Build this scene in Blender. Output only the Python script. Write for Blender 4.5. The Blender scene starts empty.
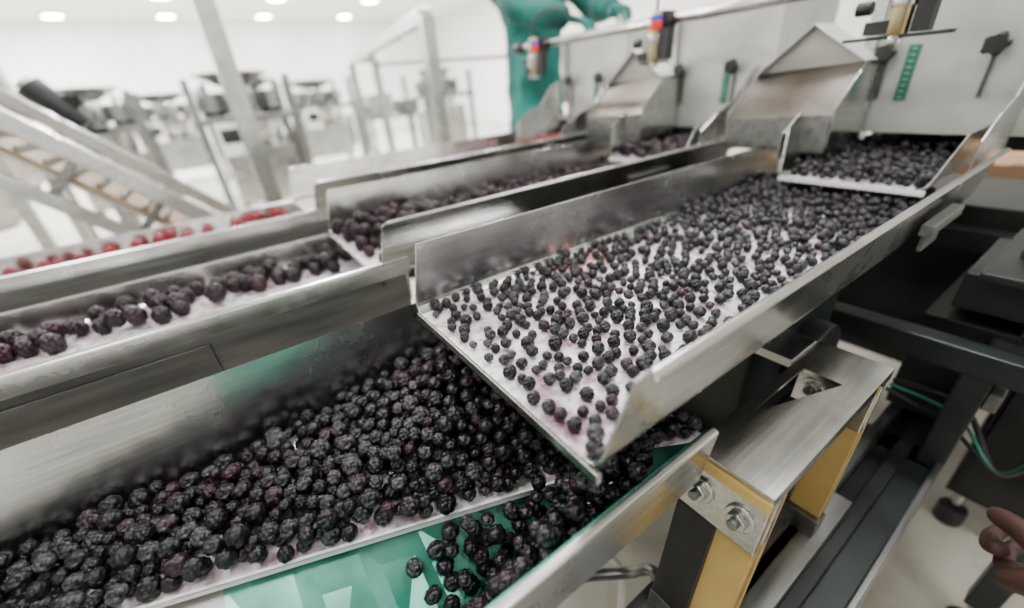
import bpy, bmesh, math, random
from mathutils import Vector, Matrix, Euler
random.seed(7)
scene=bpy.context.scene
# ------------------------------------------------------------ materials
def newmat(name):
    m=bpy.data.materials.new(name); m.use_nodes=True
    nt=m.node_tree; b=nt.nodes['Principled BSDF']
    return m,nt,b
def noise_mat(name,c1,c2,scale=8,stretch=(1,1,1),metal=0,rough=(.4,.55),bump=0,lo=.35,hi=.65,coat=0,detail=6):
    m,nt,b=newmat(name); N=nt.nodes; L=nt.links
    tc=N.new('ShaderNodeTexCoord'); mp=N.new('ShaderNodeMapping'); mp.inputs['Scale'].default_value=stretch
    no=N.new('ShaderNodeTexNoise'); no.inputs['Scale'].default_value=scale; no.inputs['Detail'].default_value=detail
    L.new(tc.outputs['Object'],mp.inputs['Vector']); L.new(mp.outputs['Vector'],no.inputs['Vector'])
    cr=N.new('ShaderNodeValToRGB'); cr.color_ramp.elements[0].position=lo; cr.color_ramp.elements[1].position=hi
    cr.color_ramp.elements[0].color=(*c1,1); cr.color_ramp.elements[1].color=(*c2,1)
    L.new(no.outputs['Fac'],cr.inputs['Fac']); L.new(cr.outputs['Color'],b.inputs['Base Color'])
    mr=N.new('ShaderNodeMapRange'); mr.inputs['To Min'].default_value=rough[0]; mr.inputs['To Max'].default_value=rough[1]
    L.new(no.outputs['Fac'],mr.inputs['Value']); L.new(mr.outputs['Result'],b.inputs['Roughness'])
    b.inputs['Metallic'].default_value=metal; b.inputs['Coat Weight'].default_value=coat
    if bump:
        bp=N.new('ShaderNodeBump'); bp.inputs['Strength'].default_value=bump; bp.inputs['Distance'].default_value=.002
        L.new(no.outputs['Fac'],bp.inputs['Height']); L.new(bp.outputs['Normal'],b.inputs['Normal'])
    return m
def steel_mat(name,c1,c2,r0,r1,waves=.10):
    m,nt,b=newmat(name); N=nt.nodes; L=nt.links
    tc=N.new('ShaderNodeTexCoord'); mp=N.new('ShaderNodeMapping'); mp.inputs['Scale'].default_value=(8,.3,8)
    g=N.new('ShaderNodeTexNoise'); g.inputs['Scale'].default_value=22; g.inputs['Detail'].default_value=6
    c=N.new('ShaderNodeTexNoise'); c.inputs['Scale'].default_value=5; c.inputs['Detail'].default_value=7; c.inputs['Roughness'].default_value=.6
    d=N.new('ShaderNodeTexNoise'); d.inputs['Scale'].default_value=9; d.inputs['Detail'].default_value=1
    L.new(tc.outputs['Object'],mp.inputs['Vector']); L.new(mp.outputs['Vector'],g.inputs['Vector'])
    L.new(tc.outputs['Object'],c.inputs['Vector']); L.new(tc.outputs['Object'],d.inputs['Vector'])
    a=N.new('ShaderNodeMath'); a.operation='MULTIPLY_ADD'; L.new(g.outputs['Fac'],a.inputs[0]); a.inputs[1].default_value=.55; 
    h=N.new('ShaderNodeMath'); h.operation='MULTIPLY'; L.new(c.outputs['Fac'],h.inputs[0]); h.inputs[1].default_value=.45; L.new(h.outputs[0],a.inputs[2])
    cr=N.new('ShaderNodeValToRGB'); cr.color_ramp.elements[0].position=.32; cr.color_ramp.elements[1].position=.64
    cr.color_ramp.elements[0].color=(*c1,1); cr.color_ramp.elements[1].color=(*c2,1)
    L.new(a.outputs[0],cr.inputs['Fac']); L.new(cr.outputs['Color'],b.inputs['Base Color'])
    mr=N.new('ShaderNodeMapRange'); mr.inputs['From Min'].default_value=.30; mr.inputs['From Max'].default_value=.70; mr.inputs['To Min'].default_value=r0; mr.inputs['To Max'].default_value=r1
    L.new(c.outputs['Fac'],mr.inputs['Value']); L.new(mr.outputs['Result'],b.inputs['Roughness']); b.inputs['Metallic'].default_value=1
    bp=N.new('ShaderNodeBump'); bp.inputs['Strength'].default_value=waves; bp.inputs['Distance'].default_value=.02; L.new(d.outputs['Fac'],bp.inputs['Height'])
    b2=N.new('ShaderNodeBump'); b2.inputs['Strength'].default_value=.05; b2.inputs['Distance'].default_value=.001; L.new(g.outputs['Fac'],b2.inputs['Height']); L.new(bp.outputs['Normal'],b2.inputs['Normal'])
    L.new(b2.outputs['Normal'],b.inputs['Normal']); return m
steel=steel_mat('brushed_steel',(.42,.42,.405),(.65,.645,.63),.17,.32)
steel_dark=noise_mat('worn_steel',(.17,.17,.17),(.28,.28,.27),10,(5,.5,5),1,(.3,.5),.05)
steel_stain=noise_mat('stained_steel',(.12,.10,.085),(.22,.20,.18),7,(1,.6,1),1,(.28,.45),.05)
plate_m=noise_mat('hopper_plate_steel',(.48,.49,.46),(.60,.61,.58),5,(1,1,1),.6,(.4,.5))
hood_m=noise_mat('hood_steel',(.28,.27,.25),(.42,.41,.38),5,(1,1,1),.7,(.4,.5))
green_stain=noise_mat('green_stained_steel',(.0,.12,.08),(.08,.28,.21),9,(1,1,1),.3,(.15,.35),.3,.38,.66)
dgreen=noise_mat('dark_green_paint',(.012,.017,.016),(.022,.030,.028),9,(1,1,1),.3,(.3,.5))
darkmetal=noise_mat('dark_machine_paint',(.010,.011,.011),(.03,.03,.03),9,(1,1,1),.4,(.35,.55))
black=noise_mat('black_rubber',(.006,.006,.006),(.015,.015,.015),30,(1,1,1),0,(.45,.6))
yellow=noise_mat('fibreglass_yellow',(.50,.34,.10),(.58,.41,.14),14,(1,1,1),0,(.35,.5))
brass=noise_mat('brass',(.45,.36,.2),(.6,.5,.3),20,(1,1,1),1,(.25,.4))
redp=noise_mat('red_plastic',(.7,.03,.02),(.8,.05,.03),5,rough=(.3,.4))
bluep=noise_mat('blue_plastic',(.02,.06,.6),(.03,.1,.7),5,rough=(.3,.4))
whitep=noise_mat('white_plastic',(.75,.75,.73),(.82,.82,.8),5,rough=(.3,.4))
scale_g=noise_mat('green_scale',(.01,.14,.08),(.02,.19,.11),5,rough=(.4,.5))
card=noise_mat('cardboard',(.28,.16,.08),(.36,.22,.12),12,rough=(.7,.8))
belt=noise_mat('brown_belt',(.16,.10,.06),(.32,.22,.13),12,rough=(.5,.7))
gown=noise_mat('green_gown_cloth',(.0,.05,.044),(.0,.14,.115),7,(1,1,.35),0,(.75,.9),.8)
trous=noise_mat('dark_trousers',(.05,.06,.08),(.08,.09,.12),7,rough=(.8,.9))
skinm=noise_mat('skin',(.28,.12,.08),(.36,.17,.11),14,rough=(.5,.6)); 
glove=noise_mat('brown_work_glove',(.035,.012,.008),(.055,.02,.014),20,rough=(.6,.8))
boots=noise_mat('white_boots',(.7,.7,.7),(.8,.8,.8),6,rough=(.4,.5))
wallm=noise_mat('white_wall_panel',(.86,.87,.86),(.91,.92,.91),2,rough=(.5,.6))
ceilm=noise_mat('white_ceiling_panel',(.87,.88,.87),(.92,.92,.92),2,rough=(.5,.6))
floorm=noise_mat('epoxy_floor',(.46,.43,.36),(.58,.54,.46),3,rough=(.2,.35))
def tray_floor_mat(name='frosted_tray_bottom',spots=()):
    m,nt,b=newmat(name); N=nt.nodes; L=nt.links
    tc=N.new('ShaderNodeTexCoord')
    n1=N.new('ShaderNodeTexNoise'); n1.inputs['Scale'].default_value=11; n1.inputs['Detail'].default_value=9; n1.inputs['Roughness'].default_value=.65
    n2=N.new('ShaderNodeTexNoise'); n2.inputs['Scale'].default_value=60; n2.inputs['Detail'].default_value=5
    L.new(tc.outputs['Object'],n1.inputs['Vector']); L.new(tc.outputs['Object'],n2.inputs['Vector'])
    r1=N.new('ShaderNodeValToRGB'); e=r1.color_ramp.elements
    e[0].position=.34; e[0].color=(.30,.20,.24,1); e[1].position=.60; e[1].color=(.74,.72,.73,1)
    x=e.new(.45); x.color=(.58,.51,.54,1)
    r2=N.new('ShaderNodeValToRGB'); e=r2.color_ramp.elements
    e[0].position=.37; e[0].color=(.45,.24,.31,1); e[1].position=.50; e[1].color=(1,1,1,1)
    mx=N.new('ShaderNodeMix'); mx.data_type='RGBA'; mx.blend_type='MULTIPLY'; mx.inputs[0].default_value=.8
    L.new(n1.outputs['Fac'],r1.inputs['Fac']); L.new(n2.outputs['Fac'],r2.inputs['Fac'])
    L.new(r1.outputs['Color'],mx.inputs[6]); L.new(r2.outputs['Color'],mx.inputs[7])
    out=mx.outputs[2]
    for (px,py,pz,r,c) in spots:
        vd=N.new('ShaderNodeVectorMath'); vd.operation='DISTANCE'; L.new(tc.outputs['Object'],vd.inputs[0]); vd.inputs[1].default_value=(px,py,pz)
        ad=N.new('ShaderNodeMath'); ad.operation='MULTIPLY_ADD'; L.new(n2.outputs['Fac'],ad.inputs[0]); ad.inputs[1].default_value=.06; L.new(vd.outputs['Value'],ad.inputs[2])
        mr=N.new('ShaderNodeMapRange'); mr.inputs['From Min'].default_value=r+.035; mr.inputs['From Max'].default_value=r*.5+.02; mr.inputs['To Min'].default_value=0; mr.inputs['To Max'].default_value=.7
        L.new(ad.outputs[0],mr.inputs['Value'])
        m2=N.new('ShaderNodeMix'); m2.data_type='RGBA'; L.new(mr.outputs['Result'],m2.inputs[0]); L.new(out,m2.inputs[6]); m2.inputs[7].default_value=(*c,1); out=m2.outputs[2]
    L.new(out,b.inputs['Base Color']); b.inputs['Roughness'].default_value=.33; b.inputs['Metallic'].default_value=.15
    bp=N.new('ShaderNodeBump'); bp.inputs['Strength'].default_value=.4; bp.inputs['Distance'].default_value=.001
    L.new(n2.outputs['Fac'],bp.inputs['Height']); L.new(bp.outputs['Normal'],b.inputs['Normal'])
    return m
trayfloor=tray_floor_mat()
trayfloor1=tray_floor_mat('juice_stained_tray_bottom',((-.535,.468,-.30,.06,(.68,.12,.08)),(-.51,.53,-.30,.035,(.72,.2,.13)),(-.24,1.10,-.30,.06,(.02,.36,.25))))
def berry_mat(name,cols,frost,frostamt,rough=.38):
    m,nt,b=newmat(name); N=nt.nodes; L=nt.links
    oi=N.new('ShaderNodeObjectInfo'); cr=N.new('ShaderNodeValToRGB'); e=cr.color_ramp.elements
    e[0].color=(*cols[0],1); e[1].color=(*cols[-1],1); e[1].position=1
    for i,c in enumerate(cols[1:-1]):
        x=e.new((i+1)/(len(cols)-1)); x.color=(*c,1)
    L.new(oi.outputs['Random'],cr.inputs['Fac'])
    tc=N.new('ShaderNodeTexCoord'); no=N.new('ShaderNodeTexNoise'); no.inputs['Scale'].default_value=1.8; no.inputs['Detail'].default_value=10; no.inputs['Roughness'].default_value=.75
    L.new(tc.outputs['Object'],no.inputs['Vector'])
    am=N.new('ShaderNodeMapRange'); am.inputs['To Min'].default_value=.44; am.inputs['To Max'].default_value=.66
    fr=N.new('ShaderNodeMath'); fr.operation='FRACT'; mu=N.new('ShaderNodeMath'); mu.operation='MULTIPLY'; mu.inputs[1].default_value=13.7
    L.new(oi.outputs['Random'],mu.inputs[0]); L.new(mu.outputs[0],fr.inputs[0]); L.new(fr.outputs[0],am.inputs['Value'])
    mr=N.new('ShaderNodeMapRange'); L.new(am.outputs['Result'],mr.inputs['From Min']); mr.inputs['From Max'].default_value=.76; mr.inputs['To Max'].default_value=frostamt
    L.new(no.outputs['Fac'],mr.inputs['Value'])
    mx=N.new('ShaderNodeMix'); mx.data_type='RGBA'; L.new(mr.outputs['Result'],mx.inputs[0])
    L.new(cr.outputs['Color'],mx.inputs[6]); mx.inputs[7].default_value=(*frost,1)
    L.new(mx.outputs[2],b.inputs['Base Color']); b.inputs['Roughness'].default_value=rough
    b.inputs['Specular IOR Level'].default_value=.34
    return m
blackberry_m=berry_mat('blackberry_skin',[(.003,.003,.004),(.005,.004,.006),(.007,.005,.008),(.004,.003,.005),(.005,.004,.006),(.018,.005,.009)],(.30,.28,.32),.58,.36)
blackberry2_m=berry_mat('ripe_blackberry_skin',[(.005,.003,.004),(.012,.003,.006),(.007,.003,.004),(.022,.004,.008)],(.20,.11,.13),.35,.38)
raspberry_m=berry_mat('raspberry_skin',[(.15,.005,.012),(.22,.010,.022),(.10,.005,.012)],(.38,.14,.18),.35)
# ------------------------------------------------------------ builder
def fillet(pts,r,n=4):
    out=[Vector(pts[0])]
    for i in range(1,len(pts)-1):
        p=Vector(pts[i]); a=(Vector(pts[i-1])-p); b=(Vector(pts[i+1])-p)
        rr=min(r,a.length*.45,b.length*.45); p0=p+a.normalized()*rr; p2=p+b.normalized()*rr
        for k in range(n+1):
            t=k/n; out.append((1-t)**2*p0+2*t*(1-t)*p+t*t*p2)
    out.append(Vector(pts[-1])); return out
class B:
    def __init__(s,name): s.name=name; s.bm=bmesh.new(); s.mats=[]
    def mi(s,m):
        if m not in s.mats: s.mats.append(m)
        return s.mats.index(m)
    def setm(s,faces,m,smooth=False):
        k=s.mi(m)
        for f in faces: f.material_index=k; f.smooth=smooth
    def box(s,c,d,m,rot=None):
        mat=Matrix.Translation(c)@(Euler(rot).to_matrix().to_4x4() if rot else Matrix())@Matrix.Diagonal((d[0],d[1],d[2],1))
        r=bmesh.ops.create_cube(s.bm,size=1,matrix=mat); s.setm({f for v in r['verts'] for f in v.link_faces},m)
    def bx(s,x0,x1,y0,y1,z0,z1,m): s.box(((x0+x1)/2,(y0+y1)/2,(z0+z1)/2),(abs(x1-x0),abs(y1-y0),abs(z1-z0)),m)
    def cyl(s,p0,p1,r,m,seg=20,r2=None):
        p0=Vector(p0);p1=Vector(p1);d=p1-p0
        mat=Matrix.Translation((p0+p1)/2)@d.to_track_quat('Z','Y').to_matrix().to_4x4()
        q=bmesh.ops.create_cone(s.bm,cap_ends=True,segments=seg,radius1=r,radius2=r if r2 is None else r2,depth=d.length,matrix=mat)
        fs={f for v in q['verts'] for f in v.link_faces}; s.setm(fs,m)
        for f in fs:
            if len(f.verts)==4: f.smooth=True
    def sph(s,c,r,m,sc=(1,1,1),rot=None):
        mat=Matrix.Translation(c)@(Euler(rot).to_matrix().to_4x4() if rot else Matrix())@Matrix.Diagonal((sc[0],sc[1],sc[2],1))
        q=bmesh.ops.create_uvsphere(s.bm,u_segments=20,v_segments=12,radius=r,matrix=mat); s.setm({f for v in q['verts'] for f in v.link_faces},m,True)
    def prism(s,pts,vec,m):
        vec=Vector(vec); a=[s.bm.verts.new(Vector(p)) for p in pts]; b=[s.bm.verts.new(Vector(p)+vec) for p in pts]
        fs=[s.bm.faces.new(a),s.bm.faces.new(b[::-1])]
        n=len(pts)
        for i in range(n): fs.append(s.bm.faces.new([a[i],b[i],b[(i+1)%n],a[(i+1)%n]]))
        s.setm(fs,m)
    def sheet(s,pts,y0,y1,th,m,flo=None,flom=None,y0f=None,y1f=None):
        P=[Vector((p[0],p[1])) for p in pts]; n=len(P); O=[]
        for i in range(n):
            d=Vector((0,0))
            if i>0: d+=(P[i]-P[i-1]).normalized()
            if i<n-1: d+=(P[i+1]-P[i]).normalized()
            d.normalize(); O.append(P[i]+Vector((d.y,-d.x))*th)
        def Y(p,k):
            f=y0f if k==0 else y1f
            base=y0 if k==0 else y1
            return base+(f(p) if f else 0)
        V=[[s.bm.verts.new((q[i].x,Y(P[i],k),q[i].y)) for i in range(n)] for k in (0,1) for q in (P,O)]
        a0,b0,a1,b1=V
        sm=s.mi(m); fm=s.mi(flom) if flom else sm
        def F(v,k,smooth=False):
            f=s.bm.faces.new(v); f.material_index=k; f.smooth=smooth
        for i in range(n-1):
            isf= flo and abs(P[i].y-P[i+1].y)<1e-4 and abs(P[i].y-flo)<.01
            F([a0[i],a0[i+1],a1[i+1],a1[i]],fm if isf else sm)
            F([b0[i],b1[i],b1[i+1],b0[i+1]],sm)
            F([a0[i],b0[i],b0[i+1],a0[i+1]],sm); F([a1[i],a1[i+1],b1[i+1],b1[i]],sm)
        F([a0[0],a1[0],b1[0],b0[0]],sm); F([a0[-1],b0[-1],b1[-1],a1[-1]],sm)
    def tube(s,pts,r,m,seg=10):
        pts=[Vector(p) for p in pts]; rings=[]
        for i,p in enumerate(pts):
            d=(pts[min(i+1,len(pts)-1)]-pts[max(i-1,0)]).normalized(); q=d.to_track_quat('Z','Y')
            rings.append([s.bm.verts.new(p+q@Vector((r*math.cos(a*2*math.pi/seg),r*math.sin(a*2*math.pi/seg),0))) for a in range(seg)])
        fs=[]
        for i in range(len(rings)-1):
            for j in range(seg): fs.append(s.bm.faces.new([rings[i][j],rings[i][(j+1)%seg],rings[i+1][(j+1)%seg],rings[i+1][j]]))
        s.setm(fs,m,True)
    def done(s,bevel=0,parent=None):
        bmesh.ops.recalc_face_normals(s.bm,faces=s.bm.faces[:])
        me=bpy.data.meshes.new(s.name); s.bm.to_mesh(me); s.bm.free()
        for m in s.mats: me.materials.append(m)
        o=bpy.data.objects.new(s.name,me); scene.collection.objects.link(o)
        if bevel:
            md=o.modifiers.new('bevel','BEVEL'); md.width=bevel; md.segments=2; md.limit_method='ANGLE'; md.angle_limit=math.radians(50); md.harden_normals=False
        if parent: o.parent=parent
        return o
def smoothpts(pts,n=8):
    P=[Vector(p) for p in pts]; out=[]
    for i in range(len(P)-1):
        a=P[max(i-1,0)];b=P[i];c=P[i+1];d=P[min(i+2,len(P)-1)]
        for k in range(n):
            t=k/n; out.append(.5*((2*b)+(c-a)*t+(2*a-5*b+4*c-d)*t*t+(3*b-a-3*c+d)*t**3))
    out.append(P[-1]); return out
PITCH=.55
FL=-.475                         # bottom of the first receiving tray
xe=lambda y:-.284+(y-.249)*.352  # its diagonal discharge edge
# ------------------------------------------------------------ feeder lanes
for i in range(3):
    ox=-PITCH*i
    b=B('vibratory_feeder_tray')
    prof=fillet([(-.560+ox,-.197),(-.557+ox,-.30),(-.172+ox,-.30),(-.152+ox,-.196),(-.146+ox,-.190),(-.138+ox,-.194)],.018,5)
    b.sheet(prof,.18,1.28,.003,steel,flo=-.30,flom=trayfloor1 if i==0 else trayfloor,y0f=lambda p:max(0,(p.y+.3))*.10+max(0,(p.y+.215))**2*30)
    b.sheet([(-.555+ox,-.303),(-.168+ox,-.303)],.178,.184,.012,steel)
    b.bx(-.150+ox,-.134+ox,.86,1.02,-.262,-.245,steel_dark); b.bx(-.152+ox,-.146+ox,.90,.98,-.30,-.262,steel_dark)
    b.done(.001)
    b=B('receiving_tray')
    if i==0:
        fl=FL
        b.sheet([(-.614,-.316),(-.602,-.310),(-.600,fl+.01),(-.590,fl)],-.62,.55,.003,steel)
        yy=[-.60,-.4,-.2,0,.2,.45]
        for p,q in zip(yy[:-1],yy[1:]):
            b.prism([(-.592,p,fl-.003),(xe(p),p,fl-.003),(xe(q),q,fl-.003),(-.592,q,fl-.003)],(0,0,.003),trayfloor)
        b.prism([(xe(-.6),-.6,fl-.009),(xe(.45),.45,fl-.009),(xe(.45)-.004,.45,fl-.009),(xe(-.6)-.004,-.6,fl-.009)],(0,0,.0095),whitep)  # white strip paints in the lit thickness of the tray floor edge
    else:
        fl=-.37
        prof=fillet([(-.610+ox,-.316),(-.600+ox,-.310),(-.598+ox,fl),(-.190+ox,fl),(-.172+ox,-.268),(-.160+ox,-.268),(-.160+ox,-.30)],.008,3)
        b.sheet(prof,-1.25,.235,.003,steel,flo=fl,flom=trayfloor)
        b.bx(-.176+ox,-.168+ox,-1.25,.225,-.44,-.272,steel_dark)
        b.bx(-.166+ox,-.160+ox,-1.25,-.10,-.43,-.315,steel_dark)
    b.done(0 if i==0 else .0008)
b=B('discharge_chute')
CZ=-.555; XB=-.262
prof=[(XB,CZ),(-.176,-.43),(-.165,-.352),(-.158,-.352)]
b.sheet(fillet(prof,.01,4),-.16,.34,.003,green_stain)
b.sheet(fillet(prof,.01,4),-.6,-.16,.003,steel)
ST=FL-.020
def slope(ya,yb,m):
    n=6
    for k in range(n):
        p=ya+(yb-ya)*k/n; q=ya+(yb-ya)*(k+1)/n
        b.prism([(xe(p)-.012,p,ST),(XB,p,CZ),(XB,q,CZ),(xe(q)-.012,q,ST)],(0,0,-.003),m)
slope(-.16,.27,green_stain); slope(-.6,-.16,hood_m)
b.sheet(fillet([(-.169,-.42),(-.162,-.35),(-.153,-.352),(-.1565,-.42)],.003,3),-.6,.35,.001,steel,y1f=lambda p:(p.y+.35)*.25)
b.prism([(-.30,.34,CZ),(XB,.34,CZ),(-.172,.34,-.43),(-.165,.34,-.37),(-.28,.34,-.49)],(0,.003,0),green_stain)
b.done(0)
for i in range(3):
    ox=-PITCH*i
    b=B('feed_chute')
    b.sheet(fillet([(-.49+ox,-.15),(-.475+ox,-.25),(-.21+ox,-.25),(-.185+ox,-.15)],.015,4),1.11,1.62,.003,steel,flo=-.25,flom=trayfloor,y0f=lambda p:max(0,(p.y+.25))*.3)
    b.sheet([(-.478+ox,-.252),(-.207+ox,-.252)],1.108,1.114,.01,whitep)
    for x in (-.50,-.165):
        w=[(x+ox,1.13,-.22),(x+ox,1.13,-.16),(x+ox,1.20,-.12),(x+ox,1.27,-.10),(x+ox,1.33,-.03),(x+ox,1.385,-.01),(x+ox,1.385,-.22)]
        b.prism(w,(.003,0,0),steel)
    b.done(.0008)
    b=B('hopper')
    x0,x1=-.455+ox,-.10+ox if i==0 else -.125+ox
    b.bx(x0,x1,1.39,1.398,-.185,.16,plate_m)
    b.bx(x0,x1,1.398,1.72,-.0,.158,plate_m)
    b.bx(x0,x1,1.63,1.64,-.25,.0,darkmetal)  # added dark panel, its colour stands in for the shaded hopper interior
    b.bx(x0,x0+.004,1.398,1.72,-.165,.0,plate_m); b.bx(x1-.004,x1,1.398,1.72,-.165,.0,plate_m)
    b.bx(x0-.012,x0+.012,1.375,1.39,-.10,.155,steel)
    rx={0:-.369,1:-.262,2:-.27}[i]
    b.box((rx+ox,1.388,-.055),(.022,.004,.115),scale_g)
    for k in range(9): b.box((rx+ox,1.3855,-.105+k*.0125),(.010,.001,.0012),whitep)
    for kx in (-.235,-.415):
        b.box((kx+ox,1.388,-.065),(.009,.004,.09),steel_dark)
        b.box((kx+ox,1.3855,-.065),(.003,.002,.08),black)
        b.cyl((kx+ox,1.39,-.01),(kx+ox,1.355,-.01),.005,steel)
        b.cyl((kx+ox,1.372,-.01),(kx+ox,1.35,-.01),.018,black,8)
        for a in range(5):
            an=a*2*math.pi/5; b.sph((kx+ox+.015*math.cos(an),1.360,-.01+.015*math.sin(an)),.008,black)
    for bx_ in (x0+.02,x1-.02):
        for bz in (-.16,.14): b.cyl((bx_,1.39,bz),(bx_,1.384,bz),.006,steel_dark,6)
    b.done(.001)
    if i<2:
        b=B('hopper_hood')
        b.prism([(x+ox,1.30,z) for x,z in [(-.664,-.036),(-.546,.063),(-.425,-.02)]],(0,.004,0),hood_m)
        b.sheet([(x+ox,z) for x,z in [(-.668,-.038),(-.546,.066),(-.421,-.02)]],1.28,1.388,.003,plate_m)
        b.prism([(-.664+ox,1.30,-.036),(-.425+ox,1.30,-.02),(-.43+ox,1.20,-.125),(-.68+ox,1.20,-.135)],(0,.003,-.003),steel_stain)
        b.prism([(-.668+ox,1.30,-.036),(-.683+ox,1.20,-.125),(-.683+ox,1.20,-.20),(-.668+ox,1.38,-.20),(-.668+ox,1.38,-.036)],(.003,0,0),steel)
        b.prism([(-.425+ox,1.30,-.018),(-.43+ox,1.20,-.11),(-.43+ox,1.20,-.20),(-.425+ox,1.38,-.20),(-.425+ox,1.38,-.02)],(.003,0,0),steel)
        b.prism([(-.68+ox,1.197,-.135),(-.43+ox,1.197,-.125),(-.43+ox,1.197,-.21),(-.68+ox,1.197,-.21)],(0,.003,0),steel_dark)
        b.done(.0008)
# sensor rail
rail=bpy.data.objects.new('sensor_rail',None); scene.collection.objects.link(rail)
b=B('pipe'); b.cyl((-1.56,1.16,.118),(.35,1.16,.118),.013,steel,24); b.cyl((-1.60,1.16,.118),(-1.55,1.16,.118),.02,black,12)
b.cyl((.33,1.16,.118),(.33,1.6,.118),.013,steel,24); b.cyl((.33,1.66,-1.09),(.33,1.66,.13),.02,steel,24); b.done(0,rail)
for i in range(3):
    ox=-PITCH*i; x=-.335+ox
    b=B('level_sensor_%d'%(i+1))
    b.box((x,1.155,.115),(.045,.05,.05),black); b.cyl((x-.03,1.155,.115),(x+.03,1.155,.115),.022,black,16)
    b.cyl((x,1.125,.02),(x,1.125,.14),.017,brass,24); b.cyl((x,1.125,.065),(x,1.125,.085),.02,steel,24); b.cyl((x,1.125,.005),(x,1.125,.02),.012,steel,20)
    b.box((x,1.125,.018),(.165 if i==0 else .09,.018,.006),black)
    b.cyl((x,1.125,.095),(x,1.125,.118),.0185,redp,24); b.cyl((x,1.125,.118),(x,1.125,.130),.0185,bluep,24)
    b.box((x+.034,1.13,.06),(.026,.03,.075),black)
    b.box((x-.035,1.13,.05),(.02,.012,.08),steel)
    b.box((x-.02,1.13,.035),(.06,.035,.022),black)
    b.tube(smoothpts([(x,1.125,.14),(x+.01,1.13,.2),(x+.05,1.2,.22),(x+.08,1.3,.17)]),.004,black)
    b.cyl((x-.05,1.13,.07),(x-.075,1.13,.07),.012,black,10)
    b.done(.0008,rail)
# ------------------------------------------------------------ leaf spring mount
lsm=bpy.data.objects.new('leaf_spring_mount',None); scene.collection.objects.link(lsm)
b=B('slotted_plate')
x0,x1,y0,y1,z=-.182,-.088,.355,.69,-.40
Z=z-.006
O=[(x0,y0),(x1,y0),(x1,y1),(x0,y1)]; H=[(-.168,.455),(-.118,.60),(-.168,.60)]
def ring(zz): return [b.bm.verts.new((*p,zz)) for p in O],[b.bm.verts.new((*p,zz)) for p in H]
(to,th),(bo,bh)=ring(z),ring(Z); fs=[]
for (o,h) in ((to,th),(bo,bh)):
    for q in ((o[0],o[1],h[0]),(o[1],h[1],h[0]),(o[1],o[2],h[1]),(o[2],h[2],h[1]),(o[2],o[3],h[2]),(o[3],o[0],h[0],h[2])): fs.append(b.bm.faces.new(q))
for a,c in ((to,bo),(th,bh)):
    n=len(a)
    for k in range(n): fs.append(b.bm.faces.new([a[k],a[(k+1)%n],c[(k+1)%n],c[k]]))
b.setm(fs,steel)
b.bx(x1-.005,x1,y0,y1,-.418,Z,steel)
b.done(0,lsm)
b=B('spring_pack')
b.bx(-.30,-.183,.60,.68,-.41,-.395,steel); b.bx(-.30,-.285,.60,.68,-.395,-.305,steel)
b.bx(-.172,-.100,.45,.60,-.47,-.455,darkmetal)
def spring(y,zt=-.407):
    L=.33; rot=(-.16,0,0)
    def P(x,dy,dz):
        v=Euler(rot).to_matrix()@Vector((0,dy,dz)); return (x,y+v.y,zt+v.z)
    b.box(P(-.135,0,-L/2),(.092,.010,L),yellow,rot)
    b.box(P(-.135,-.010,-.045),(.094,.009,.080),steel,rot)
    b.box(P(-.135,-.0175,-.010),(.096,.006,.014),yellow,rot)
    b.box(P(-.158,-.010,-.18),(.050,.012,.19),black,rot)
    b.box(P(-.135,.011,-.045),(.094,.011,.075),steel,rot)
    b.box(P(-.135,.0225,-.16),(.092,.010,L*.9),yellow,rot)
    b.box(P(-.135,0,-L+.03),(.1,.035,.07),steel_dark,rot)
    for bx in (-.160,-.112):
        c=P(bx,-.014,-.048); c2=P(bx,-.019,-.048); c3=P(bx,-.027,-.048); c4=P(bx,-.034,-.048)
        b.cyl(c,c2,.0165,steel,28); b.cyl(c2,c3,.0115,steel,6); b.cyl(c3,c4,.006,steel_dark,14)
spring(.372); spring(.66)
b.bx(-.20,-.07,.25,.72,-.735,-.70,steel_dark)
b.done(.0012,lsm)
for i in range(3):
    ox=-PITCH*i
    b=B('vibrator_drive')
    b.bx(-.50+ox,-.24+ox,.60,.93,-.62,-.34,dgreen); b.bx(-.46+ox,-.28+ox,.65,.93,-.34,-.304,darkmetal)
    b.bx(-.52+ox,-.22+ox,.55,.94,-.735,-.62,darkmetal)
    b.cyl((-.24+ox,.80,-.5),(-.20+ox,.80,-.5),.07,darkmetal,28)
    b.done(.004)
# ------------------------------------------------------------ machine base frame
b=B('machine_base_frame')
for x in (-.06,-1.95):
    b.bx(x-.06,x+.06,-1.0,2.1,-.84,-.74,dgreen)
b.bx(-.012,.0,-.2,2.1,-.735,-.72,steel_dark); b.bx(-.12,-.10,-.2,2.1,-.735,-.70,steel_dark); b.bx(-.075,-.05,.2,2.1,-.737,-.728,darkmetal)
for y,zz in ((.98,-.49),(1.45,-.42),(1.9,-.40)):
    b.bx(-1.95,.16,y-.022,y+.022,zz-.03,zz+.018,dgreen)
for y in (-.9,.98,1.45,1.9):
    b.bx(-1.95,-.0,y-.03,y+.03,-.80,-.74,darkmetal)
for y in (.98,1.45,1.9):
    for x in (-.02,.14): b.bx(x-.02,x+.02,y-.02,y+.02,-1.02 if x>.1 else -.8,-.42 if y>1 else -.48,dgreen)
    b.cyl((.14,y,-1.10),(.14,y,-1.085),.03,black); b.cyl((.14,y,-1.09),(.14,y,-1.0),.01,steel)
for x in (-.06,-1.95):
    for y in (-.9,2.0):
        b.bx(x-.04,x+.04,y-.04,y+.04,-1.06,-.84,dgreen); b.cyl((x,y,-1.10),(x,y,-1.08),.045,black); b.cyl((x,y,-1.09),(x,y,-1.04),.015,steel)
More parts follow.
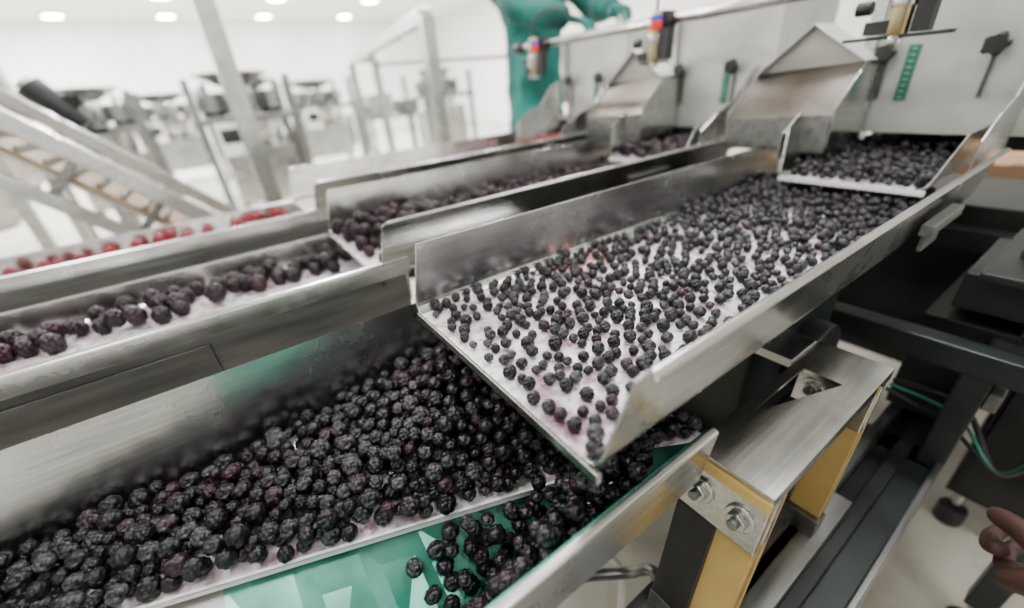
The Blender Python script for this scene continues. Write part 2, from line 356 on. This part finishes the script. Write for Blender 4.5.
for y in (-.85,-.35,.10):
    b.bx(-1.85,-.65,y-.02,y+.02,-.56,-.51,steel_dark)
    for x in (-1.83,-1.2,-.67): b.bx(x-.02,x+.02,y-.02,y+.02,-.74,-.51,steel_dark)
b.bx(-1.9,.0,1.50,1.86,-.74,-.36,darkmetal)
b.bx(-.13,.0,1.06,1.40,-.70,-.47,darkmetal)
b.bx(-.10,.10,1.05,1.30,-.44,-.37,darkmetal); b.bx(-.08,.12,1.02,1.34,-.37,-.355,darkmetal)
b.cyl((-.02,1.15,-.355),(-.02,1.15,-.335),.035,steel_dark,24)
b.bx(.13,.16,.98,1.9,-.80,-.76,darkmetal); b.bx(.0,.02,1.0,1.9,-.60,-.56,steel_dark)
b.bx(-.03,.10,1.0,1.12,-.50,-.485,steel_dark)
b.done(.003)
b=B('control_cabinet')
b.bx(.02,.30,1.22,1.60,-.98,-.55,darkmetal); b.bx(.03,.29,1.212,1.22,-.96,-.57,darkmetal)
for x in (.05,.27):
    for y in (1.26,1.56): b.cyl((x,y,-1.05),(x,y,-.98),.012,steel); b.cyl((x,y,-1.10),(x,y,-1.05),.028,black)
b.bx(.25,.27,1.20,1.212,-.8,-.7,steel)
b.done(.004)
b=B('cardboard_box'); b.bx(-.40,.05,1.95,2.35,-.56,-.34,card); b.box((-.17,1.95,-.45),(.44,.004,.004),belt); b.box((-.175,2.15,-.339),(.05,.4,.003),belt); b.done(.003)
b=B('steel_table'); b.bx(-.7,.5,1.93,2.5,-.60,-.565,steel_dark)
for x in (-.66,.46):
    for y in (1.97,2.46): b.bx(x-.02,x+.02,y-.02,y+.02,-1.10,-.6,steel)
b.done(.002)
b=B('cable_bundle')
for k,(r,m) in enumerate(((.004,dgreen),(.003,scale_g),(.005,black))):
    b.tube(smoothpts([(-.12,.95+.02*k,-.60),(-.02,1.0+.03*k,-.66+.01*k),(.06,.95+.03*k,-.68-.02*k),(.10,1.1+.02*k,-.72),(.12,1.24,-.75)]),r,m)
b.done()
b=B('air_hose')
b.tube(smoothpts([(-.36,.10,-.68),(-.26,.33,-.76),(-.20,.35,-.70),(-.16,.30,-.80),(-.22,.22,-.95),(-.3,.2,-1.08)]),.009,steel_dark)
b.tube(smoothpts([(-.40,.20,-.68),(-.30,.38,-.84),(-.24,.3,-1.08)]),.007,whitep)
b.done()
# ------------------------------------------------------------ background plant
b=B('inclined_conveyor')
def cv(s,x,h=0): return (x, -.10-s*.70-h*.70, -.42+s*.715-h*.70)
def bar(p0,p1,w,hh,m):
    p0=Vector(p0);p1=Vector(p1);d=p1-p0; q=d.to_track_quat('X','Z'); mat=Matrix.Translation((p0+p1)/2)@q.to_matrix().to_4x4()@Matrix.Diagonal((d.length,w,hh,1))
    r=bmesh.ops.create_cube(b.bm,size=1,matrix=mat); b.setm({f for v in r['verts'] for f in v.link_faces},m)
for x in (-2.25,-2.75):
    bar(cv(-.15,x),cv(2.4,x),.03,.06,steel); bar(cv(-.15,x,.20),cv(2.4,x,.20),.03,.05,steel)
    for k in range(10): bar(cv(k*.27-.1,x),cv(k*.27-.1,x,.20),.025,.03,steel_dark)
bar(cv(-.1,-2.5,.10),cv(2.4,-2.5,.10),.46,.02,belt)
for k in range(34): bar(cv(k*.075-.1,-2.72,.085),cv(k*.075-.1,-2.28,.085),.012,.03,steel_stain)
for x in (-2.25,-2.75):
    for s in (0,1.7):
        p=cv(s,x,.2); b.bx(x-.025,x+.025,p[1]-.025,p[1]+.025,-1.10,p[2],steel)
b.done(.003)
b=B('steel_column'); b.bx(-3.05,-2.95,.17,.27,-1.10,2.15,steel); b.bx(-3.1,-2.9,.12,.32,-1.1,-1.085,steel); b.done(.005)
b=B('steel_column'); b.bx(-4.52,-4.48,.30,.34,-1.10,2.15,steel); b.bx(-4.58,-4.43,.25,.40,-1.1,-1.085,steel); b.done(.005)
b=B('gantry_frame')
A=(-4.6,1.37);C=(-2.05,.99)
for (x,y) in (A,C,(-4.3,1.5)):
    b.bx(x-.03,x+.03,y-.03,y+.03,-1.10,.30,steel)
def bar2(p,q,w,m): bar(p,q,w,w,m)
bar2((*A,.30),(*C,.30),.06,steel); bar2((*A,.30),(-4.3,1.5,.30),.05,steel); bar2((-4.3,1.5,.25),(-2.5,1.9,.15),.025,steel_dark)
b.bx(-2.52,-2.48,1.88,1.92,-.98,.17,steel)
bar2((*A,-.5),(*C,-.5),.05,steel)
b.done(.003)
def packing(name,x,y,s=1):
    global b
    b=B(name); G=-1.10
    for dx in (-.4,.4):
        for dy in (-.4,.4): b.bx(x+dx*s-.03,x+dx*s+.03,y+dy*s-.03,y+dy*s+.03,G,.25*s,steel_dark)
    b.bx(x-.45*s,x+.45*s,y-.45*s,y+.45*s,-.12,-.06,steel_dark)
    b.bx(x-.35*s,x+.35*s,y-.30*s,y+.30*s,G+.25,-.35,steel)
    b.cyl((x,y,-.06),(x,y,.18),.12*s,steel,24); b.cyl((x,y,.18),(x,y,.30),.12*s,steel,24,.34*s)
    for k in range(8):
        a=k*math.pi/4; cx,cy=x+.3*s*math.cos(a),y+.3*s*math.sin(a)
        b.box((cx,cy,.06),(.12*s,.12*s,.16),steel_dark,(0,0,a)); b.cyl((cx,cy,-.06),(cx,cy,-.02),.04*s,darkmetal)
    b.cyl((x,y,-.35),(x,y,-.12),.25*s,steel,24,.3*s)
    b.box((x+.46*s,y-.2,-.25),(.03,.22,.28),whitep); b.box((x+.48*s,y-.2,-.22),(.01,.16,.12),darkmetal)
    b.box((x-.1,y+.42*s,-.5),(.3,.06,.5),steel_dark)
    b.done(.004)
packing('packing_machine',-5.25,.40); packing('packing_machine',-6.7,.6,1.1); packing('packing_machine',-8.2,1.7,1.2); packing('packing_machine',-6.4,-.9,1.0); packing('packing_machine',-7.0,3.4); packing('packing_machine',-9.5,-.4,1.3)
b=B('buffer_tank')
b.cyl((-3.9,-1.25,-.2),(-3.9,-1.25,.9),.42,steel,40); b.cyl((-3.9,-1.25,-.55),(-3.9,-1.25,-.2),.1,steel,40,.42); b.cyl((-3.9,-1.25,.9),(-3.9,-1.25,1.0),.42,steel,40,.2)
for a in range(4):
    an=a*math.pi/2+.7; xx,yy=-3.9+.4*math.cos(an),-1.25+.4*math.sin(an); b.bx(xx-.03,xx+.03,yy-.03,yy+.03,-1.10,0,steel)
b.done(.003)
b=B('electric_motor'); b.cyl((-3.2,-.62,.18),(-3.2,-.50,-.02),.065,darkmetal,24); b.cyl((-3.2,-.632,.20),(-3.2,-.62,.18),.045,steel,20); b.box((-3.2,-.49,.10),(.08,.08,.05),darkmetal); b.bx(-3.24,-3.16,-.55,-.47,-1.10,-.04,steel); b.bx(-3.3,-3.1,-.62,-.40,-.06,-.03,darkmetal); b.done(.003)
b=B('utility_cart')
for x in (-5.6,-5.1):
    for y in (1.6,2.3): b.bx(x-.015,x+.015,y-.015,y+.015,-1.04,-.1,steel_dark); b.sph((x,y,-1.07),.03,black)
b.bx(-5.62,-5.08,1.58,2.32,-.25,-.22,steel_dark); b.bx(-5.62,-5.08,1.58,2.32,-.8,-.77,steel_dark)
b.box((-5.35,1.8,-.10),(.3,.28,.22),steel); b.box((-5.3,2.12,-.14),(.3,.22,.14),steel_dark)
b.done(.003)
# ------------------------------------------------------------ room
CH=2.2
b=B('floor'); b.bx(-16,3,-7,8,-1.2,-1.10,floorm); b.done()
b=B('wall_west'); b.bx(-16.2,-16,-7,8,-1.1,CH,wallm); 
for k in range(12): b.box((-15.995,-6.5+k*1.2,.5),(.006,.012,3.3),whitep)
b.done()
b=B('wall_north'); b.bx(-16,3,8,8.2,-1.1,CH,wallm); b.done()
b=B('wall_south'); b.bx(-16,3,-7.2,-7,-1.1,CH,wallm); b.done()
b=B('wall_east'); b.bx(3,3.2,-7,8,-1.1,CH,wallm); b.done()
b=B('ceiling'); b.bx(-16,3,-7,8,CH,CH+.1,ceilm); b.done()
em,nt,bs=newmat('lamp_glow'); bs.inputs['Emission Color'].default_value=(1,1,1,1); bs.inputs['Emission Strength'].default_value=90; bs.inputs['Base Color'].default_value=(1,1,1,1)
for k,(x,y) in enumerate([(x,y) for x in (-15,-12.6,-10.2,-7.8) for y in (-4.0,-1.9,.2,2.4,4.6)]):
    b=B('ceiling_lamp'); b.cyl((x,y,CH-.06),(x,y,CH),.20,whitep,28,.24); b.cyl((x,y,CH-.07),(x,y,CH-.06),.17,em,28); b.done()
def area(x,y,sx,sy,p,z=CH-.08,rot=(0,0,0),col=(1,1,1)):
    l=bpy.data.lights.new('ceiling_light_panel','AREA'); l.shape='RECTANGLE'; l.size=sx; l.size_y=sy; l.energy=p; l.color=col
    o=bpy.data.objects.new('ceiling_light_panel',l); o.location=(x,y,z); o.rotation_euler=rot; scene.collection.objects.link(o)
for (x,y,p) in ((-.6,-.9,62),(-.6,1.6,100),(1.3,.2,42),(-3.2,.5,125),(-3.2,3.6,150),(-3.2,-3.2,80),(-7,.5,300),(-7,4.5,320),(-7,-3.5,230),(-11.5,0,480),(-11.5,4.5,440),(-13.5,-3,440)):
    area(x,y,1.1,.3,p)
w=bpy.data.worlds.new('world'); scene.world=w; w.use_nodes=True; w.node_tree.nodes['Background'].inputs[0].default_value=(1,1,1,1); w.node_tree.nodes['Background'].inputs[1].default_value=.4
# ------------------------------------------------------------ berries
def berry_mesh(name,mat,ndr,el,seed,sub=4,jit=.35,depth=.20):
    rnd=random.Random(seed); pts=[]
    for k in range(ndr):
        zz=1-2*(k+.5)/ndr; a=k*2.39996+rnd.uniform(-jit,jit)*.5; rr=math.sqrt(1-zz*zz)
        v=Vector((rr*math.cos(a),rr*math.sin(a),zz))+Vector([rnd.uniform(-jit,jit)*.12 for _ in range(3)]); pts.append((v.normalized(),rnd.uniform(.8,1.15)))
    R=math.sqrt(4/ndr)*1.10
    lum=[(Vector([rnd.uniform(-1,1) for _ in range(3)]).normalized(),rnd.uniform(-.16,.08)) for _ in range(5)]
    bm=bmesh.new(); bmesh.ops.create_icosphere(bm,subdivisions=sub,radius=1)
    for v in bm.verts:
        n=v.co.normalized(); d=min((n-p).length/s for p,s in pts); h=math.sqrt(max(0,1-(d/R)**2))
        r=1.04-depth+depth*h+sum(a*max(0,n.dot(q))**2 for q,a in lum); v.co=Vector((n.x*r,n.y*r,n.z*r*el))
    for f in bm.faces: f.smooth=True
    me=bpy.data.meshes.new(name); bm.to_mesh(me); bm.free(); me.materials.append(mat)
    return bpy.data.objects.new(name,me)
vc=bpy.data.collections.new('small_blackberry_variants')
for k in range(8): vc.objects.link(berry_mesh('small_blackberry_%d'%k,blackberry_m,[24,30,36,28,42,22,34,26][k],[1.0,1.08,1.2,.84,1.05,.92,1.14,.78][k],k))
bc=bpy.data.collections.new('blackberry_variants')
for k in range(4): bc.objects.link(berry_mesh('blackberry_%d'%k,blackberry2_m,[44,52,60,48][k],[1.2,1.35,1.1,1.25][k],k+40,depth=.28))
rc=bpy.data.collections.new('raspberry_variants')
for k in range(2): rc.objects.link(berry_mesh('raspberry_%d'%k,raspberry_m,60,1.15,k+20))
def gn(coll):
    ng=bpy.data.node_groups.new('scatter_'+coll.name,'GeometryNodeTree')
    ng.interface.new_socket('Geometry',in_out='INPUT',socket_type='NodeSocketGeometry'); ng.interface.new_socket('Geometry',in_out='OUTPUT',socket_type='NodeSocketGeometry')
    N=ng.nodes;L=ng.links; gi=N.new('NodeGroupInput'); go=N.new('NodeGroupOutput'); ip=N.new('GeometryNodeInstanceOnPoints')
    ci=N.new('GeometryNodeCollectionInfo'); ci.inputs['Collection'].default_value=coll; ci.inputs['Separate Children'].default_value=True; ci.inputs['Reset Children'].default_value=True
    def att(n,t):
        a=N.new('GeometryNodeInputNamedAttribute'); a.data_type=t; a.inputs['Name'].default_value=n; return a.outputs['Attribute']
    e=N.new('FunctionNodeEulerToRotation'); L.new(att('rot','FLOAT_VECTOR'),e.inputs[0])
    L.new(gi.outputs[0],ip.inputs['Points']); L.new(ci.outputs[0],ip.inputs['Instance']); ip.inputs['Pick Instance'].default_value=True
    L.new(att('pick','INT'),ip.inputs['Instance Index']); L.new(e.outputs[0],ip.inputs['Rotation']); L.new(att('scl','FLOAT'),ip.inputs['Scale'])
    L.new(ip.outputs[0],go.inputs[0]); return ng
GB=gn(vc); GL=gn(bc); GR=gn(rc)
def scatter(name,pts,ng,nv):
    me=bpy.data.meshes.new(name); me.from_pydata([p[:3] for p in pts],[],[])
    a=me.attributes.new('rot','FLOAT_VECTOR','POINT'); s=me.attributes.new('scl','FLOAT','POINT'); k=me.attributes.new('pick','INT','POINT')
    for i,p in enumerate(pts):
        a.data[i].vector=(random.uniform(0,6.28),random.uniform(0,6.28),random.uniform(0,6.28)); s.data[i].value=p[3]; k.data[i].value=random.randrange(nv)
    o=bpy.data.objects.new(name,me); scene.collection.objects.link(o); m=o.modifiers.new('scatter','NODES'); m.node_group=ng; return o
def pile(sample,n,rr,floor,hmax,cand=4,tight=.93):
    cell=2*rr[1]; grid={}; out=[]
    def rest(x,y,r):
        z=floor(x,y)+r; ci,cj=int(x//cell),int(y//cell)
        for a in (-1,0,1):
            for c in (-1,0,1):
                for q in grid.get((ci+a,cj+c),()):
                    s=(r+q[3])*tight; d2=(x-q[0])**2+(y-q[1])**2
                    if d2<s*s: z=max(z,q[2]+math.sqrt(s*s-d2))
        return z
    for _ in range(n):
        best=None
        for t in range(cand):
            x,y=sample(); r=random.uniform(*rr); z=rest(x,y,r)
            if z-floor(x,y)-r<=hmax(x,y) and (best is None or z-r<best[2]-best[3]): best=(x,y,z,r)
        if best: out.append(best); grid.setdefault((int(best[0]//cell),int(best[1]//cell)),[]).append(best)
    return out
U=random.uniform
def s1():
    while True:
        y=.19+1.06*random.random(); x=U(-.548,-.180)
        if y<.26 and random.random()<.45*(1 if x>-.5 else .3): continue
        return x,y
def h1(x,y): return .0005 if y<.8 else (.010 if y<1.0 else .018)
P1=pile(s1,2350,(.0058,.0092),lambda x,y:-.30,h1,cand=2,tight=.95)
scatter('blackberries_on_feeder',P1,GB,8)
def s0():
    while True:
        y=U(-.60,.44); x=U(-.588,-.22)
        if x>xe(y)-.008: continue
        if y>.3 and random.random()<.5: continue
        return x,y
def h0(x,y):
    e=max(0,min((xe(y)-x)/.06,1))
    hp=.055*math.exp(-((y-.20)/.20)**2)*math.exp(-((x+.47)/.16)**2)
    return .012+(.022+hp)*e
P0=pile(s0,4300,(.0078,.0130),lambda x,y:FL,h0,cand=5,tight=.90)
scatter('blackberry_pile',P0,GB,8)
def fz(x,y):
    xa=xe(y)-.012
    if x<XB and xa<XB: return ST+(x-xa)/(XB-xa)*(CZ-ST)
    return CZ+(max(x,XB)-XB)/(-.176-XB)*(-.43-CZ)
P=pile(lambda:(U(-.33,-.20),random.triangular(.02,.325,.25)),240,(.009,.012),fz,lambda x,y:.10*max(0,min(1,(y-.03)/.2)),cand=4)
P=[p for p in P if p[0]>xe(p[1])+.012]
scatter('blackberries_in_chute',P,GB,8)
P=pile(lambda:(U(-.46,-.215),U(1.12,1.6)),850,(.006,.0082),lambda x,y:-.25,lambda x,y:.02+max(0,y-1.3)*.15,cand=3)
scatter('blackberries_in_feed_chute',P,GB,8)
P=pile(lambda:(U(-1.09,-.74),U(.2,1.25)),420,(.010,.014),lambda x,y:-.30,lambda x,y:.02 if x<-.95 else .004,cand=2)
P+=pile(lambda:(U(-1.09,-.9),U(.19,.42)),60,(.013,.016),lambda x,y:-.30,lambda x,y:.03,cand=2)
scatter('large_blackberries_on_feeder',P,GL,4)
P=pile(lambda:(random.triangular(-1.125,-1.0,-1.10),U(-1.1,.20)),320,(.014,.020),lambda x,y:-.37,lambda x,y:.014,cand=2,tight=.86)
scatter('large_blackberries',P,GL,4)
P=pile(lambda:(random.triangular(-1.67,-1.60,-1.66),U(-1.1,.2)),50,(.015,.02),lambda x,y:-.37,lambda x,y:.022,cand=1)
scatter('raspberries',P,GR,2)
P=pile(lambda:(U(-1.6,-1.25),U(.95,1.25)),90,(.012,.015),lambda x,y:-.30,lambda x,y:.02,cand=2)
P+=pile(lambda:(U(-1.56,-1.32),U(1.12,1.4)),60,(.012,.015),lambda x,y:-.25,lambda x,y:.02,cand=2)
scatter('raspberries_on_feeder',P,GR,2)
P=pile(lambda:(U(-1.01,-.77),U(1.12,1.5)),160,(.011,.013),lambda x,y:-.25,lambda x,y:.02,cand=2)
scatter('large_blackberries_in_feed_chute',P,GL,4)
# ------------------------------------------------------------ people
fold_tex=bpy.data.textures.new('cloth_folds','CLOUDS'); fold_tex.noise_scale=.16; fold_tex.noise_depth=1
def skinmesh(name,verts,edges,rad,mat,roots,parent,sub=2,folds=0):
    me=bpy.data.meshes.new(name); me.from_pydata(verts,edges,[]); me.materials.append(mat)
    o=bpy.data.objects.new(name,me); scene.collection.objects.link(o)
    o.modifiers.new('skin','SKIN'); sv=me.skin_vertices[0].data
    for i,r in enumerate(rad): sv[i].radius=r if isinstance(r,tuple) else (r,r)
    for i in range(len(verts)): sv[i].use_root=i in roots
    o.modifiers['skin'].use_smooth_shade=True
    s=o.modifiers.new('sub','SUBSURF'); s.levels=sub; s.render_levels=sub
    if folds:
        s.levels=s.render_levels=4
        d=o.modifiers.new('folds','DISPLACE'); d.texture=fold_tex; d.strength=folds; d.mid_level=.5
    o.parent=parent; return o
def hand(parent,w,d,side,nrm,name,mat=skinm,curl=.5):
    w=Vector(w);d=Vector(d).normalized();side=Vector(side).normalized();nrm=Vector(nrm).normalized()
    V=[w-d*.03,w,w+d*.045,w+d*.085];E=[(0,1),(1,2),(2,3)];R=[(.026,.02),(.027,.018),(.038,.016),(.038,.014)];roots=[0]
    for k,(off,l) in enumerate(((.030,.072),(.010,.082),(-.010,.076),(-.029,.060))):
        b0=len(V); p=w+d*.072+side*off; V.append(p)
        for j,f in enumerate((.30,.40,.32)):
            ang=curl*(j+.6); q=(d*math.cos(ang)+nrm*math.sin(ang)); p=p+q*l*f*1.25; V.append(p)
        E+=[(b0,b0+1),(b0+1,b0+2),(b0+2,b0+3)]; R+=[.0095,.009,.0085,.007]; roots.append(b0)
    b0=len(V); V+=[w+d*.02+side*.02,w+d*.045+side*.045+nrm*.01,w+d*.075+side*.055+nrm*.022,w+d*.095+side*.052+nrm*.035]; E+=[(b0,b0+1),(b0+1,b0+2),(b0+2,b0+3)]; R+=[.014,.012,.0105,.008]; roots.append(b0)
    return skinmesh(name,V,E,R,mat,roots,parent)
def worker(name,base,yaw,cloth,armR,armL,h=1.8,cap=True,skirt=False,hm=skinm):
    e=bpy.data.objects.new(name,None); scene.collection.objects.link(e)
    M=Matrix.Translation(base)@Matrix.Rotation(yaw,4,'Z')
    T=lambda p:M@Vector(p); k=h/1.8
    V=[(0,0,.95),(0,0,1.12),(0,.01,1.30),(0,.0,1.44),(0,.0,1.52)]; E=[(0,1),(1,2),(2,3),(3,4)]; R=[(.19,.14),(.18,.13),(.20,.135),(.16,.11),(.06,.06)]
    for sx,arm in ((1,armR),(-1,armL)):
        i=len(V); V+=[(sx*.19,0,1.44),arm[0],tuple(Vector(arm[0]).lerp(Vector(arm[1]),.55)),arm[1]]; E+=[(3,i),(i,i+1),(i+1,i+2),(i+2,i+3)]; R+=[.085,.062,.055,.045]
    if skirt:
        i=len(V); V+=[(0,0,.75),(0,0,.50)]; E+=[(0,i),(i,i+1)]; R+=[(.20,.16),(.22,.18)]
        for sx in (1,-1): skinmesh('trouser_leg_%s'%('r' if sx>0 else 'l'),[T(Vector(p)*k) for p in ((sx*.1,0,.6),(sx*.11,.02,.45),(sx*.11,-.01,.14))],[(0,1),(1,2)],[.09,.085,.075],cloth,[0],e)
    else:
        for sx in (1,-1):
            i=len(V); V+=[(sx*.10,0,.84),(sx*.11,.02,.5),(sx*.11,-.01,.14)]; E+=[(0,i),(i,i+1),(i+1,i+2)]; R+=[.13,.10,.08]
    skinmesh('body',[T(Vector(p)*k) for p in V],E,[tuple(c*k for c in (r if isinstance(r,tuple) else (r,r))) for r in R],cloth,[0],e,folds=.05)
    for sx in (1,-1):
        skinmesh('boot_%s'%('r' if sx>0 else 'l'),[T((sx*.11*k,-.01,.3)),T((sx*.11*k,-.02,.06)),T((sx*.115*k,.10,.045)),T((sx*.12*k,.19,.035))],[(0,1),(1,2),(2,3)],[(.075,.075),(.06,.06),(.05,.045),(.045,.034)],boots,[0],e)
    for nm,sx,arm in (('r',1,armR),('l',-1,armL)):
        a=Vector(arm[0]);c=Vector(arm[1]); d=(c-a).normalized(); s=Vector((0,1,0)) if abs(d.y)<.8 else Vector((-sx,0,0)); s=(s-d*s.dot(d)).normalized(); n=d.cross(s)*(-sx)
        R3=M.to_3x3(); hand(e,T(c*k),R3@d,R3@s,R3@n,'hand_'+nm,hm)
    hb=B('head'); hc=Vector((0,.02,1.66))*k
    def S(p,r,m,sc=(1,1,1)): hb.sph(hc+Vector(p),r,m,sc)
    S((0,0,0),.1,skinm,(.78,.98,1.18)); S((0,.03,-.06),.07,skinm,(.8,.95,.9)); S((0,.1,-.012),.016,skinm,(.9,1.2,1.6))
    for sx in (-1,1): S((sx*.03,.088,.01),.012,boots,(1.1,.6,.8)); S((sx*.03,.095,.01),.006,black); S((sx*.078,0,-.005),.025,skinm,(.4,.7,1.2))
    S((0,.088,-.055),.02,redp,(1.2,.4,.35)); S((0,-.012,.025),.108,cloth if cap else black,(.82,.98,1.1))
    hb.cyl(hc+Vector((0,-.01,-.2)),hc+Vector((0,0,-.05)),.055,skinm)
    o=hb.done(0,e); o.matrix_world=M
    return e
b=B('work_platform'); b.bx(-2.6,-1.75,1.25,2.0,-1.02,-.98,steel_dark)
for x in (-2.55,-1.8):
    for y in (1.29,1.96): b.bx(x-.02,x+.02,y-.02,y+.02,-1.10,-1.02,steel_dark)
b.done(.002)
worker('factory_worker',(-2.08,1.62,-.98),math.radians(-100),gown,((.24,.30,1.24),(.12,.55,1.17)),((-.24,.22,1.24),(-.15,.50,1.21)),h=1.84,skirt=True,hm=gown)
worker('factory_worker',(.36,.50,-1.10),math.radians(65),trous,((.26,-.05,1.15),(.26,.02,.92)),((-.21,.0,1.12),(-.12,.24,.755)),h=1.62,hm=glove)
for o in scene.objects:
    if o.parent is None: o.location.z+=1.10
# ------------------------------------------------------------ camera
Xc=Vector((.5736,-.3474,.7418)); Yc=Vector((.8150,.3316,-.4753)); Xc.normalize(); Yc=(Yc-Xc*Yc.dot(Xc)).normalized(); Zc=Xc.cross(Yc)
Rm=Matrix(((Xc.x,Xc.y,Xc.z),(Yc.x,Yc.y,Yc.z),(Zc.x,Zc.y,Zc.z)))
cam=bpy.data.cameras.new('camera'); co=bpy.data.objects.new('camera',cam); scene.collection.objects.link(co)
co.matrix_world=Matrix.Translation((0,0,1.10))@Rm.to_4x4()
cam.sensor_width=36; cam.lens=36*410/1024; cam.clip_start=.02; cam.dof.use_dof=True; cam.dof.focus_distance=.52; cam.dof.aperture_fstop=1.3
scene.camera=co
print('berries',len(P1),len(P0))
